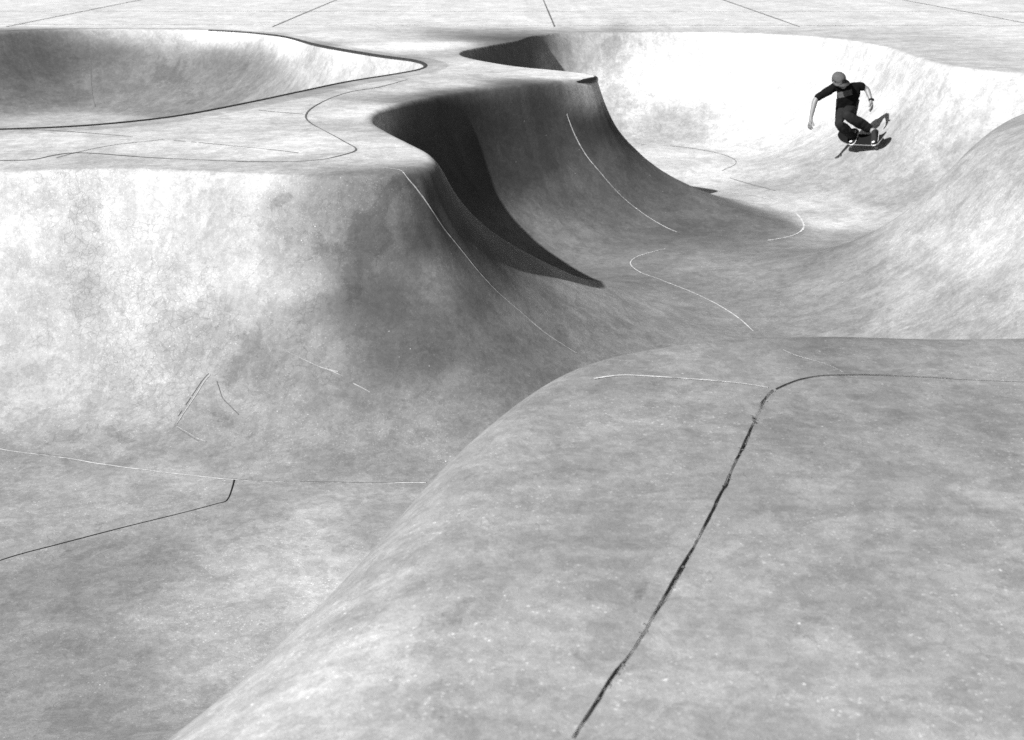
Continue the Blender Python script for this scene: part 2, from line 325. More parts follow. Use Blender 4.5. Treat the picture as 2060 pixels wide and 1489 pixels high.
def concrete(name):
    k = N(name, .78); t = k.t
    tc = k.n('TexCoord'); P = tc.outputs['Object']
    sx = k.n('SeparateXYZ'); t.links.new(P, sx.inputs[0])
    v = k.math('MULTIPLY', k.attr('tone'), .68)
    # broad clouds of cement colour
    n1 = k.noise(P, .9, 12, .70, .3); n2 = k.noise(P, 4.5, 10, .74, .25); n3 = k.noise(P, 26, 7, .80)
    a1 = k.mr(n1, .3, .7, .82, 1.18); a2 = k.mr(n2, .3, .7, .84, 1.16); a3 = k.mr(n3, .28, .72, .76, 1.24)
    v = k.math('MULTIPLY', v, a1); v = k.math('MULTIPLY', v, a2); v = k.math('MULTIPLY', v, a3)
    for scl, am in ((2.6, .06), (8.0, .065)):             # patches with a ragged edge
        pp = k.noise(P, scl, 11, .66, .6); v = k.math('MULTIPLY', v, k.mr(pp, .485, .515, 1 - am, 1 + am, True))
    # marks running down the transitions (trowel and wheel traces)
    cb = k.n('CombineXYZ'); t.links.new(k.math('MULTIPLY', k.attr('run'), 5.0), cb.inputs[0]); t.links.new(k.math('MULTIPLY', k.attr('fall'), 1.1), cb.inputs[1])
    st = k.noise(cb.outputs[0], 1.0, 7, .62, .2)
    amt = k.mr(k.attr('fall'), .85, .98, 1, 0)
    v = k.math('MULTIPLY', v, k.math('ADD', 1.0, k.math('MULTIPLY', k.mr(st, .3, .7, -.12, .12), amt)))
    # sweep marks lying across the flat
    mp = k.n('Mapping'); t.links.new(P, mp.inputs[0]); mp.inputs['Rotation'].default_value = (0, 0, R(-20)); mp.inputs['Scale'].default_value = (1.2, 7.5, 1.2)
    sw = k.noise(mp.outputs[0], 1.3, 8, .66, .5)
    v = k.math('MULTIPLY', v, k.mr(sw, .3, .7, .95, 1.05))
    # ragged stains
    e1 = k.math('ADD', k.attr('stain'), k.mr(n2, .35, .65, -.40, .40)); e1 = k.math('ADD', e1, k.mr(n3, .35, .65, -.22, .22))
    sm_ = k.mr(e1, .40, .54, 0, 1, True)
    v = k.math('MULTIPLY', v, k.mr(sm_, 0, 1, 1, .68))
    # crazing
    wv = k.n('TexNoise'); t.links.new(P, wv.inputs['Vector']); wv.inputs['Scale'].default_value = 9; wv.inputs['Detail'].default_value = 4
    wadd = k.n('VectorMath', operation='MULTIPLY_ADD'); t.links.new(wv.outputs['Color'], wadd.inputs[0]); wadd.inputs[1].default_value = (.09, .09, .09); t.links.new(P, wadd.inputs[2])
    c1 = k.vor(wadd.outputs[0], 17, 'DISTANCE_TO_EDGE').outputs['Distance']
    ln = k.mr(c1, .008, .055, 1, 0)
    msk = k.mr(k.math('ADD', k.attr('craze'), k.mr(k.noise(P, 4.5, 5, .7), .35, .65, -.6, .6)), .3, .7, 0, 1)
    base_cr = k.mr(k.noise(P, 1.9, 5, .7), .56, .70, 0, .25)
    cr = k.math('MULTIPLY', ln, k.math('MAXIMUM', msk, base_cr))
    v = k.math('MULTIPLY', v, k.mr(cr, 0, 1, 1, .76))
    # exposed grit: pale and dark specks, in drifts
    drift = k.mr(k.noise(P, 1.3, 7, .75), .40, .62, .25, 1)
    g1 = k.mr(k.noise(P, 75, 3, .6), .60, .68, 0, 1); g2 = k.mr(k.noise(P, 30, 4, .7), .66, .72, 0, 1)
    sp = k.math('MULTIPLY', k.math('MAXIMUM', g1, g2), drift)
    v = k.math('ADD', v, k.math('MULTIPLY', sp, k.math('MULTIPLY', v, .42)))
    s2 = k.vor(P, 9).outputs; pale = k.math('MULTIPLY', k.mr(s2['Distance'], .03, .05, 1, 0), k.mr(k.noise(P, 3.1, 2, .5), .5, .54, 0, 1))
    v = k.math('ADD', v, k.math('MULTIPLY', pale, .22))
    for scl, r0, r1, th in ((46, .16, .24, .50), (21, .07, .13, .53)):    # pale aggregate showing through
        q_ = k.vor(P, scl).outputs; d_ = k.math('MULTIPLY', k.mr(q_['Distance'], r0, r1, 1, 0), k.mr(k.noise(P, scl * .37, 3, .6), th, th + .03, 0, 1))
        v = k.math('ADD', v, k.math('MULTIPLY', k.math('MULTIPLY', d_, drift), k.math('MULTIPLY', v, .7)))
    dk = k.mr(k.noise(P, 42, 3, .7), .27, .33, 1, 0)
    v = k.math('MULTIPLY', v, k.mr(dk, 0, 1, 1, .62))
    gr = k.noise(P, 170, 3, .8)
    v = k.math('MULTIPLY', v, k.mr(gr, .3, .7, .80, 1.20))
    # scratches
    for ang, sc in ((35, (1.6, 60, 1.6)), (-28, (1.9, 75, 1.9))):
        m2 = k.n('Mapping'); t.links.new(P, m2.inputs[0]); m2.inputs['Rotation'].default_value = (0, 0, R(ang)); m2.inputs['Scale'].default_value = sc
        q = k.noise(m2.outputs[0], 1.0, 2, .5, .15)
        sc_ = k.math('MULTIPLY', k.mr(q, .735, .765, 0, 1), k.mr(n1, .4, .6, 0, 1))
        v = k.math('MULTIPLY', v, k.mr(sc_, 0, 1, 1, 1.45))
    v = k.math('MINIMUM', v, .8)
    cc = k.n('CombineColor'); [t.links.new(v, cc.inputs[i]) for i in range(3)]
    t.links.new(cc.outputs[0], k.p.inputs['Base Color'])
    k.p.inputs['Specular IOR Level'].default_value = .25
    t.links.new(k.mr(n2, .3, .7, .62, .88), k.p.inputs['Roughness'])
    b1 = k.n('Bump'); b1.inputs['Strength'].default_value = .35; b1.inputs['Distance'].default_value = .004
    hgt = k.math('ADD', k.math('MULTIPLY', k.noise(P, 55, 6, .75), .8), k.math('MULTIPLY', cr, -.5)); hgt = k.math('ADD', hgt, k.math('MULTIPLY', k.noise(P, 5, 4, .6), 2.2)); hgt = k.math('ADD', hgt, k.math('MULTIPLY', sp, .5))
    t.links.new(hgt, b1.inputs['Height']); t.links.new(b1.outputs[0], k.p.inputs['Normal'])
    return k.m
M_CON = concrete('cast_concrete')
def plain(name, v, rough=.7, var=.15, sc=30, metal=0):
    k = N(name, rough); k.p.inputs['Specular IOR Level'].default_value = .5 if rough < .6 else .08; P = k.n('TexCoord').outputs['Object']
    n = k.noise(P, sc, 5, .65); c = k.math('MULTIPLY', v, k.mr(n, .3, .7, 1 - var, 1 + var))
    cc = k.n('CombineColor'); [k.t.links.new(c, cc.inputs[i]) for i in range(3)]; k.t.links.new(cc.outputs[0], k.p.inputs['Base Color']); k.p.inputs['Metallic'].default_value = metal
    return k.m
M_GAP = plain('crack_shadow', .012, .95); M_JOINT = plain('pale_joint_filler', .36, .85, .5, 25); M_DJ = plain('dirty_joint', .075, .9, .4, 50); M_CHIP = plain('chipped_edge', .20, .9, .4, 60)
M_STEEL = plain('worn_steel', .035, .45, .4, 12, .6)

dk = (lambda F: np.maximum.reduce([F[:-1, :-1], F[1:, :-1], F[:-1, 1:], F[1:, 1:]]))
fC = dk(inC) > 0; fB = (dk(inB) > 0) & ~fC
# sharp tone change across the inner panel joint
d_, _, _, _ = seg_dist(X[:, :], Y[:, :], np.array([[-30, 9.9], *PANEL.tolist(), [0, 30], [-30, 30]]), True)
_, _, _, ins_ = seg_dist(X, Y, np.array([[-30, 10.0], *PANEL.tolist(), W(900, 147), W(960, 135), W(975, 118), [-1.2, 21], [-30, 21]]), True)
dBv = np.where(outer, -9, lin(dB, X, Y))
deck = (~((inC > 0) | (inB > 0)))
tone = np.where(deck & ins_, np.clip(tone * 1.06, 0, .85), tone)

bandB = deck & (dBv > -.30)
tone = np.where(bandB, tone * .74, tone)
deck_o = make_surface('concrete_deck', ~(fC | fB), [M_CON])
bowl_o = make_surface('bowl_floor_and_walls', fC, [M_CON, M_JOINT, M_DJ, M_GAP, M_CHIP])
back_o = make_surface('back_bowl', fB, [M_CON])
for o in (deck_o, bowl_o, back_o): o['kind'] = 'structure'

# ------------------------------------------------------------------ joints: thin strips set into the pours
def noise1(n, seed, k=4):
    r = np.random.RandomState(seed); v = np.zeros(n)
    for o in range(k):
        m = max(2, int(n / (2 ** (k - o)) / 1.5)); v += np.interp(np.linspace(0, m - 1, n), np.arange(m), r.uniform(-1, 1, m)) * .5 ** o
    return v
class Strips:
    def __init__(s): s.v = []; s.f = []; s.m = []
    def strip(s, pl, wid, mat, lift=.003, seed=0, wob=.4, step=.02, jit=.0, off=0.0, gaps=0):
        P = spline(np.asarray(pl)[:, :2], step, False); n = len(P)
        T = np.gradient(P, axis=0); T /= np.linalg.norm(T, axis=1, keepdims=True) + 1e-9; S = np.stack([-T[:, 1], T[:, 0]], -1)
        P = P + S * (off + jit * noise1(n, seed + 5))[:, None]
        wd = wid * np.clip(1 + wob * noise1(n, seed), .12, 3)
        wl = wd * (1 + .25 * noise1(n, seed + 1)); wr = wd * (1 + .25 * noise1(n, seed + 2))
        g = noise1(n, seed + 3)
        b = len(s.v)
        L = P + S * wl[:, None] / 2; Rr = P - S * wr[:, None] / 2
        for Q in (L, Rr):
            pass
        zl = height(L[:, 0], L[:, 1]) ; zr = height(Rr[:, 0], Rr[:, 1])
        def nrm(Q):
            hx = (height(Q[:, 0] + e, Q[:, 1]) - height(Q[:, 0] - e, Q[:, 1])) / (2 * e); hy = (height(Q[:, 0], Q[:, 1] + e) - height(Q[:, 0], Q[:, 1] - e)) / (2 * e)
            v = np.stack([-hx, -hy, np.ones(len(Q))], -1); return v / np.linalg.norm(v, axis=1, keepdims=True)
        L3 = np.column_stack([L, zl]) + nrm(L) * lift; R3 = np.column_stack([Rr, zr]) + nrm(Rr) * lift
        for i in range(n): s.v.append(tuple(L3[i])); s.v.append(tuple(R3[i]))
        for i in range(n - 1):
            if gaps and g[i] < -gaps: continue
            s.f.append((b + 2*i + 1, b + 2*i + 3, b + 2*i + 2, b + 2*i)); s.m.append(mat)
    def mesh(s, name, mats):
        me = bpy.data.meshes.new(name); me.from_pydata(s.v, [], s.f)
        for m in mats: me.materials.append(m)
        me.polygons.foreach_set('material_index', s.m); me.polygons.foreach_set('use_smooth', [True] * len(s.f)); return me
ST = Strips()
MATS = [M_JOINT, M_DJ, M_GAP, M_CHIP]
J, DJ, GAP, CHIP = 0, 1, 2, 3
# pale radial joints
ST.strip(castline([(770, 338), (800, 342), (818, 358), (850, 400), (900, 470), (950, 533), (1000, 587), (1060, 640), (1110, 680), (1170, 718), (1240, 755)]), .009, J, seed=1, wob=.45)
ST.strip(castpoly([(1140, 230), (1155, 270), (1178, 312), (1210, 352), (1250, 395), (1290, 428), (1330, 453), (1362, 467)]), .012, J, seed=2, wob=.5)
ST.strip(castline([(1340, 500), (1300, 511), (1276, 520), (1268, 530), (1282, 545), (1330, 564), (1400, 592), (1450, 617), (1490, 644), (1515, 667), (1540, 697)]), .011, J, seed=3, wob=.5)
LJ = castline([(-80, 890), (20, 908), (113, 920), (250, 941), (470, 966), (640, 972), (800, 973), (900, 971)])
ST.strip(LJ, .006, J, seed=4, gaps=.6, wob=.6)
ST.strip(LJ, .004, DJ, lift=.005, seed=14, off=.006, gaps=.1, wob=.8)
ST.strip(castpoly([(-60, 1150), (30, 1120), (113, 1098), (250, 1062), (380, 1030), (440, 1014), (452, 1010), (459, 1004), (471, 966)]), .007, GAP, seed=5, wob=.3)
ST.strip(castpoly([(40, 1298), (113, 1301), (200, 1304), (300, 1305), (400, 1298), (470, 1284), (540, 1262)]), .004, J, seed=6, gaps=-.1, wob=1)
ST.strip(castpoly([(1450, 388), (1500, 391), (1550, 402), (1595, 425), (1615, 447), (1614, 463), (1590, 476), (1545, 484)]), .018, J, seed=7, wob=.5)
ST.strip(castpoly([(1290, 291), (1350, 294), (1400, 300), (1450, 310), (1478, 322), (1478, 332), (1452, 345), (1455, 352), (1500, 368), (1560, 384)]), .018, DJ, seed=8, gaps=.7)
# foreground roll-over
edge = castpoly([(1560, 786), (1580, 776), (1610, 766), (1650, 759), (1700, 756), (1760, 757), (1850, 761), (1945, 765), (2080, 770)])
ST.strip(edge, .007, CHIP, lift=.003, seed=9); ST.strip(edge, .004, GAP, lift=.005, seed=10, gaps=.2, wob=.8)
ck = castpoly([(1150, 1489), (1192, 1425), (1225, 1374), (1248, 1345), (1292, 1280), (1309, 1251), (1342, 1192), (1367, 1150), (1401, 1092), (1417, 1057), (1447, 1000), (1476, 938), (1495, 899), (1506, 875), (1516, 852), (1527, 828), (1539, 806), (1556, 788)])
ST.strip(ck, .0034, GAP, lift=.005, seed=12, wob=.7, jit=.0018, step=.006); ST.strip(ck, .003, GAP, lift=.004, seed=16, wob=1.2, jit=.006, step=.006, gaps=.0)
rg = random.Random(8)
for q in range(60):                                     # spalled chips along the open joint
    t_ = ck[rg.randrange(len(ck))] ; i_ = rg.randrange(len(ck) - 1); f_ = rg.random(); t_ = ck[i_] * (1 - f_) + ck[i_ + 1] * f_
    L_ = rg.uniform(.003, .010); a_ = rg.uniform(-.5, .5) + 1.1; o_ = rg.uniform(.003, .010) * rg.choice((1, 1, -1))
    ST.strip([(t_[0] + o_ - L_ / 2 * math.cos(a_), t_[1] - L_ / 2 * math.sin(a_)), (t_[0] + o_ * 1.2, t_[1]), (t_[0] + o_ + L_ / 2 * math.cos(a_), t_[1] + L_ / 2 * math.sin(a_))], rg.uniform(.0012, .0034), rg.choice((CHIP, CHIP, GAP)), lift=.0055, seed=100 + q, wob=.6, step=.004)
for q in range(6):
    L_ = .004; c_ = cast(1517 + rg.uniform(-6, 4), 845 + rg.uniform(-14, 10))
    ST.strip([(c_[0] - L_, c_[1] - .004), (c_[0], c_[1] + .002), (c_[0] + L_, c_[1] - .003)], .0035, GAP, lift=.006, seed=200 + q, wob=.8, step=.004)
ST.strip(castpoly([(1195, 763), (1250, 757), (1300, 758), (1380, 763), (1450, 769), (1500, 774), (1545, 781)]), .007, J, seed=13, wob=.6)
ST.strip(castpoly([(1575, 705), (1600, 716), (1640, 728), (1670, 738), (1697, 752)]), .005, J, seed=15, wob=.8, gaps=.3)
# deck joints
DK = Strips()
DK.strip(PANEL, .014, DJ, lift=.003, seed=20)
DK.strip([W(-100, 262), W(60, 261), W(340, 282), W(460, 293), W(560, 303), W(600, 308)], .012, DJ, seed=21, gaps=.3)
DK.strip([W(113, 318), W(150, 308), W(230, 292), W(330, 281)], .01, DJ, seed=22, gaps=.5)
DK.strip([W(520, 222), W(560, 226), W(610, 230)], .01, DJ, seed=23, gaps=.3)
for yy in (25.2, 29.5, 35.0, 42.0):
    DK.strip([(-30, yy + .6), (-8, yy), (8, yy - .2), (30, yy + .4)], .03, DJ, lift=.004, seed=int(yy), step=.3)
for k_, x0 in enumerate((-14, -9.5, -4.5, .8, 5.4, 10, 15)):
    DK.strip([(x0, 24.6), (x0 * 1.02, 34), (x0 * 1.05, 60)], .03, DJ, lift=.0045, seed=300 + k_, step=.3)
# the raised mark and scratches cut into the front wall
ST.strip(castpoly([(356, 853), (372, 828), (395, 795), (415, 765), (424, 755)]), .006, CHIP, seed=31, wob=.5, step=.01)
ST.strip(castpoly([(350, 852), (366, 827), (389, 794), (409, 764), (420, 753)]), .005, DJ, seed=32, wob=.6, step=.01, gaps=.4)
ST.strip(castpoly([(356, 858), (380, 872), (400, 884), (414, 889)]), .007, CHIP, seed=33, wob=.5, step=.01)
ST.strip(castpoly([(356, 862), (380, 877), (400, 888)]), .004, DJ, seed=34, wob=.5, step=.01, gaps=.4)
ST.strip(castpoly([(436, 767), (442, 785), (448, 802), (462, 818), (480, 835)]), .006, DJ, seed=35, wob=.8, step=.01, gaps=.3)
for i, pl in enumerate([[(120, 826), (150, 832), (180, 841), (200, 850)], [(205, 830), (240, 852), (265, 872), (285, 893)], [(190, 708), (225, 724), (235, 731)], [(565, 700), (620, 728), (645, 741), (680, 752)], [(655, 742), (690, 757)], [(710, 772), (745, 790)]]):
    ST.strip(castpoly(pl), .004, CHIP, seed=40 + i, wob=1.1, step=.008, gaps=.0, jit=.004)

jo = bpy.data.objects.new('expansion_joint', ST.mesh('expansion_joint', MATS)); COL.objects.link(jo); jo.parent = bowl_o
BK = Strips(); BK.strip(castpoly([(181, 116), (183, 150), (186, 190), (192, 215)]), .02, DJ, seed=60, wob=.8)
jb = bpy.data.objects.new('expansion_joint', BK.mesh('expansion_joint', MATS)); COL.objects.link(jb); jb.parent = back_o
jd = bpy.data.objects.new('expansion_joint', DK.mesh('expansion_joint', MATS)); COL.objects.link(jd); jd.parent = deck_o

# ------------------------------------------------------------------ steel copings
def tube(name, pts, r, mat, parent=None, seg=10, cyclic=False):
    P = np.asarray(pts, float); n = len(P); v = []; f = []
    T = np.gradient(P, axis=0); T /= np.linalg.norm(T, axis=1, keepdims=True) + 1e-9
    up = Vector((0, 0, 1)); 
    if abs(T[0][2]) > .9: up = Vector((1, 0, 0))
    for i in range(n):
        t = Vector(T[i]); a = t.cross(up).normalized(); b = a.cross(t).normalized()
        rr = r[i] if hasattr(r, '__len__') else r
        for k in range(seg):
            q = 2 * math.pi * k / seg; v.append(Vector(P[i]) + (a * math.cos(q) + b * math.sin(q)) * rr)
    for i in range(n - 1):
        for k in range(seg): f.append((i*seg+k, i*seg+(k+1) % seg, (i+1)*seg+(k+1) % seg, (i+1)*seg+k))
    f.append(tuple(range(seg))[::-1]); f.append(tuple((n-1)*seg+k for k in range(seg)))
    me = bpy.data.meshes.new(name); me.from_pydata([tuple(q) for q in v], [], f); me.materials.append(mat)
    me.polygons.foreach_set('use_smooth', [True] * len(f)); bmm = bmesh.new(); bmm.from_mesh(me); bmesh.ops.recalc_face_normals(bmm, faces=bmm.faces); bmm.to_mesh(me); bmm.free()
    o = bpy.data.objects.new(name, me); COL.objects.link(o)
    if parent: o.parent = parent
    return o
rb = RIM_B[:, :2]
k0 = int(np.argmin((rb[:, 0] + 9) ** 2 + (rb[:, 1] - 11.2) ** 2)); k1 = int(np.argmin((rb[:, 0] + 5.6) ** 2 + (rb[:, 1] - 23.8) ** 2))
seg_ = rb[k0:k1]
tube('coping', [(x, y, -.022) for x, y in seg_], .034, M_STEEL, back_o)
rc = RIM_C[:, :2]
k0 = int(np.argmin((rc[:, 0] - .45) ** 2 + (rc[:, 1] - 15.47) ** 2)); k1 = int(np.argmin((rc[:, 0] - .55) ** 2 + (rc[:, 1] - 17.25) ** 2))
tube('coping', [(x, y, -.045) for x, y in rc[k0:k1]], np.interp(np.arange(k1 - k0), [0, 6, k1 - k0 - 6, k1 - k0 - 1], [.01, .045, .045, .01]), M_STEEL, bowl_o)
# ------------------------------------------------------------------ the skater
AN = cast(1742, 291); Y0 = 17.85
print('ANCHOR', AN)
def K(px, py, dy=0.0):
    d = ray(px, py); t = (Y0 + dy) / d[1]
    return Vector((d[0] * t, d[1] * t, CAM_H + d[2] * t))
M_SKIN = plain('skin', .12, .55, .06, 40); M_SHIRT = plain('black_cotton', .003, .85, .25, 25); M_PRINT = plain('faded_print', .055, .85, .35, 60)
M_JEAN = plain('dark_denim', .011, .85, .3, 40); M_CAP = plain('grey_cap_cloth', .055, .9, .25, 50); M_CAPD = plain('cap_badge', .02, .9, .2, 50)
M_SHOE = plain('black_suede', .014, .85, .2, 60); M_WHITE = plain('white_rubber', .42, .6, .08, 40); M_HAIR = plain('dark_hair', .03, .7, .3, 90)
M_WOOD = plain('pale_maple_ply', .26, .5, .12, 60); M_GRIP = plain('grip_tape', .006, .95, .2, 200); M_TRUCK = plain('cast_truck_metal', .25, .4, .15, 40, .8); M_WHEEL = plain('grey_urethane', .09, .5, .1, 40); M_EYE = plain('eye', .02, .2, .0, 10)
def skin(name, V, E, mat, parent, sub=2, root=None, mats=None, ins=None):
    """grow one continuous surface round a stick figure: V name -> (point, radius)"""
    keys = list(V); me = bpy.data.meshes.new(name); me.from_pydata([tuple(V[k][0]) for k in keys], [(keys.index(a), keys.index(b)) for a, b in E], [])
    o = bpy.data.objects.new(name, me); COL.objects.link(o)
    m = o.modifiers.new('Skin', 'SKIN'); m.branch_smoothing = .3; m.use_smooth_shade = True
    sv = me.skin_vertices[0].data
    for i, k in enumerate(keys):
        r = V[k][1]; sv[i].radius = (r, r) if not isinstance(r, tuple) else r
        sv[i].use_root = (k == (root or keys[0]))
    ss = o.modifiers.new('Subsurf', 'SUBSURF'); ss.levels = sub; ss.render_levels = sub
    dg = bpy.context.evaluated_depsgraph_get(); dg.update(); ev = o.evaluated_get(dg)
    m2 = bpy.data.meshes.new_from_object(ev); o.modifiers.clear(); o.data = m2; m2.name = name
    m2.materials.clear(); m2.materials.append(mat)
    m2.polygons.foreach_set('use_smooth', [True] * len(m2.polygons))
    if parent: o.parent = parent
    return o

pelvis = K(1706, 216, .24)
J_ = dict(pelvis=pelvis, waist=K(1705, 204, .17), chest=K(1702, 188, .03), neck=K(1696, 175, -.01),
  lsh=K(1680, 174, -.01), lel=K(1640, 200, -.08), lwr=K(1631, 238, -.12),
  rsh=K(1728, 172, .06), rel=K(1744, 179, .07), rwr=K(1752, 201, -.04),
  rhip=K(1713, 217, .22), rkn=K(1702, 231, -.19), ran=K(1752, 261, .02),
  lhip=K(1699, 217, .20), lkn=K(1686, 248, -.13), lan=K(1717, 275, .14))
hd = K(1687, 160, -.10)
fz = Vector((.06, -.48, .86)).normalized(); ff = Vector((.48, -.78, -.45)); ff = (ff - fz * ff.dot(fz)).normalized(); fx = ff.cross(fz).normalized()
if fx.x < 0: fx = -fx
def H(x, y, z): return hd + fx * x + ff * y + fz * z
jaw = H(0, .035, -.075)
V = {'pelvis': (pelvis, .09), 'waist': (J_['waist'], .075), 'chest': (J_['chest'] + Vector((0, .03, -.02)), .080), 'neck': (J_['neck'], .045)}
V['jaw'] = (jaw, .052); V['head'] = (H(0, 0, 0), .078); V['crown'] = (H(0, -.01, .045), .062)
E = [('pelvis', 'waist'), ('waist', 'chest'), ('chest', 'neck'), ('neck', 'head'), ('head', 'jaw'), ('head', 'crown')]
V['nose'] = (H(0, .098, -.045), .012); E.append(('head', 'nose'))
for sd, kx in (('l', -1), ('r', 1)):
    V[sd + 'ear'] = (H(kx * .088, -.01, -.03), .016); E.append(('head', sd + 'ear'))
    V[sd + 'sh'] = (J_[sd + 'sh'], .045); V[sd + 'el'] = (J_[sd + 'el'], .042); V[sd + 'fo'] = (J_[sd + 'el'].lerp(J_[sd + 'wr'], .3), .041); V[sd + 'wr'] = (J_[sd + 'wr'], .027)
    E += [('chest', sd + 'sh'), (sd + 'sh', sd + 'el'), (sd + 'el', sd + 'fo'), (sd + 'fo', sd + 'wr')]
    V[sd + 'hip'] = (J_[sd + 'hip'], .085); V[sd + 'th'] = (J_[sd + 'hip'].lerp(J_[sd + 'kn'], .5), .07); V[sd + 'kn'] = (J_[sd + 'kn'], .052); V[sd + 'ca'] = (J_[sd + 'kn'].lerp(J_[sd + 'an'], .35), .052); V[sd + 'an'] = (J_[sd + 'an'], .034)
    E += [('pelvis', sd + 'hip'), (sd + 'hip', sd + 'th'), (sd + 'th', sd + 'kn'), (sd + 'kn', sd + 'ca'), (sd + 'ca', sd + 'an')]
    # the hand: palm, four fingers and a thumb
    wr = J_[sd + 'wr']; tipp = K(1629, 254, -.13) if sd == 'l' else K(1754.5, 222, -.08)
    dr = (tipp - wr).normalized(); side = Vector((0.55 * -kx, -.8, 0)); side = (side - dr * side.dot(dr)).normalized(); pn = dr.cross(side).normalized()
    if pn.x * kx > 0: pn = -pn                                  # palm side turns to the body
    V[sd + 'palm'] = (wr + dr * .035, (.028)); V[sd + 'pal2'] = (wr + dr * .07, .028)
    E += [(sd + 'wr', sd + 'palm'), (sd + 'palm', sd + 'pal2')]
    for fi, (o_, L) in enumerate(((-.032, .060), (-.011, .074), (.011, .070), (.031, .052))):
        a = wr + dr * .092 + side * o_; b = a + dr * L * .5 + pn * .008; c = b + dr * L * .42 + pn * .028
        V[f'{sd}f{fi}a'] = (a, .011); V[f'{sd}f{fi}b'] = (b, .0095); V[f'{sd}f{fi}c'] = (c, .008)
        E += [(sd + 'pal2', f'{sd}f{fi}a'), (f'{sd}f{fi}a', f'{sd}f{fi}b'), (f'{sd}f{fi}b', f'{sd}f{fi}c')]
    a = wr + dr * .045 - side * -.034; b = a + dr * .03 + side * .02 + pn * .01; c = b + dr * .028 + side * .004 + pn * .008
    V[sd + 'ta'] = (a, .013); V[sd + 'tb'] = (b, .0105); V[sd + 'tc'] = (c, .009); E += [(sd + 'palm', sd + 'ta'), (sd + 'ta', sd + 'tb'), (sd + 'tb', sd + 'tc')]
person = bpy.data.objects.new('person', None); COL.objects.link(person); person.location = (0, 0, 0)
person['label'] = 'skater in black t-shirt, jeans and grey cap crouching on a skateboard'; person['category'] = 'person'
body = skin('body', V, E, M_SKIN, person, 2, 'pelvis')
# clothes
S = {'hem': (K(1703, 221, .17), .130), 'waist': (K(1704, 206, .12), .150), 'belly': (K(1706, 197, .08), .175), 'chest': (K(1707, 187, .03), .185), 'coll': (K(1699, 177, .0), .085),
     'lsh': (J_['lsh'], .070), 'lsm': (J_['lsh'].lerp(J_['lel'], .5), .062), 'lse': (J_['lel'], .056),
     'rsh': (J_['rsh'], .066), 'rse': (J_['rsh'].lerp(J_['rel'], .85), .066)}
shirt = skin('t_shirt', S, [('hem', 'waist'), ('waist', 'belly'), ('belly', 'chest'), ('chest', 'coll'), ('chest', 'lsh'), ('lsh', 'lsm'), ('lsm', 'lse'), ('chest', 'rsh'), ('rsh', 'rse')], M_SHIRT, person, 4, 'hem')
shirt.data.materials.append(M_PRINT)
for v in shirt.data.vertices:                          # a chest is flatter than it is wide
    dx_ = v.co.x - S['chest'][0].x; k_ = max(0, min(1, (.24 - abs(dx_)) / .08))
    yl = np.interp(v.co.z, [S['hem'][0].z, S['chest'][0].z], [S['hem'][0].y, S['chest'][0].y])
    v.co.y = yl + (v.co.y - yl) * (1 - .25 * k_)
pa, pb = K(1680, 193, 0), K(1710, 185, 0); ux = (pb - pa).normalized(); vx = ux.cross(Vector((0, 1, 0))).normalized(); pc = (pa + pb) / 2
for p in shirt.data.polygons:
    q = p.center - pc; u_, v_ = q.dot(ux), q.dot(vx)
    if abs(v_) < .040 and abs(u_) < .125 and p.normal.y < -.15: p.material_index = 1
JN = {'pel': (pelvis, .12), 'rhip': (J_['rhip'], .11), 'rth': (J_['rhip'].lerp(J_['rkn'], .5), .085), 'rkn': (J_['rkn'], .064), 'rca': (J_['rkn'].lerp(J_['ran'], .4), .082), 'rcb': (J_['rkn'].lerp(J_['ran'], .75), .070), 'ran': (J_['rkn'].lerp(J_['ran'], 1.03), .062),
      'lhip': (J_['lhip'], .105), 'lth': (J_['lhip'].lerp(J_['lkn'], .5), .080), 'lkn': (J_['lkn'], .062), 'lca': (J_['lkn'].lerp(J_['lan'], .4), .080), 'lcb': (J_['lkn'].lerp(J_['lan'], .75), .072), 'lan': (J_['lkn'].lerp(J_['lan'], 1.03), .062)}
jeans = skin('jeans', JN, [('pel', 'rhip'), ('rhip', 'rth'), ('rth', 'rkn'), ('rkn', 'rca'), ('rca', 'rcb'), ('rcb', 'ran'), ('pel', 'lhip'), ('lhip', 'lth'), ('lth', 'lkn'), ('lkn', 'lca'), ('lca', 'lcb'), ('lcb', 'lan')], M_JEAN, person, 3, 'pel')
# soft folds in the cloth
def folds(o, amp, sc, seed):
    from mathutils import noise as mn
    for v in o.data.vertices:
        n_ = mn.noise(Vector(v.co) * sc + Vector((seed, 0, 0))) + .5 * mn.noise(Vector(v.co) * sc * 2.3)
        v.co += v.normal * n_ * amp
folds(shirt, .010, 11, 2); folds(jeans, .010, 12, 7)

def ellmesh(name, fn, nu, nv, mat, parent):
    """surface from fn(u, v), u round, v from 0 to 1"""
    v = []; f = []
    for j in range(nv + 1):
        for i in range(nu): v.append(tuple(fn(i / nu, j / nv)))
    for j in range(nv):
        for i in range(nu): f.append((j*nu+i, j*nu+(i+1) % nu, (j+1)*nu+(i+1) % nu, (j+1)*nu+i))
    f.append(tuple(range(nu))[::-1]); f.append(tuple(nv*nu+i for i in range(nu)))
    me = bpy.data.meshes.new(name); me.from_pydata(v, [], f); me.materials.append(mat)
    bmm = bmesh.new(); bmm.from_mesh(me); bmesh.ops.remove_doubles(bmm, verts=bmm.verts, dist=1e-5); bmesh.ops.recalc_face_normals(bmm, faces=bmm.faces); bmm.to_mesh(me); bmm.free()
    me.polygons.foreach_set('use_smooth', [True] * len(me.polygons))
    o = bpy.data.objects.new(name, me); COL.objects.link(o); 
    if parent: o.parent = parent
    return o
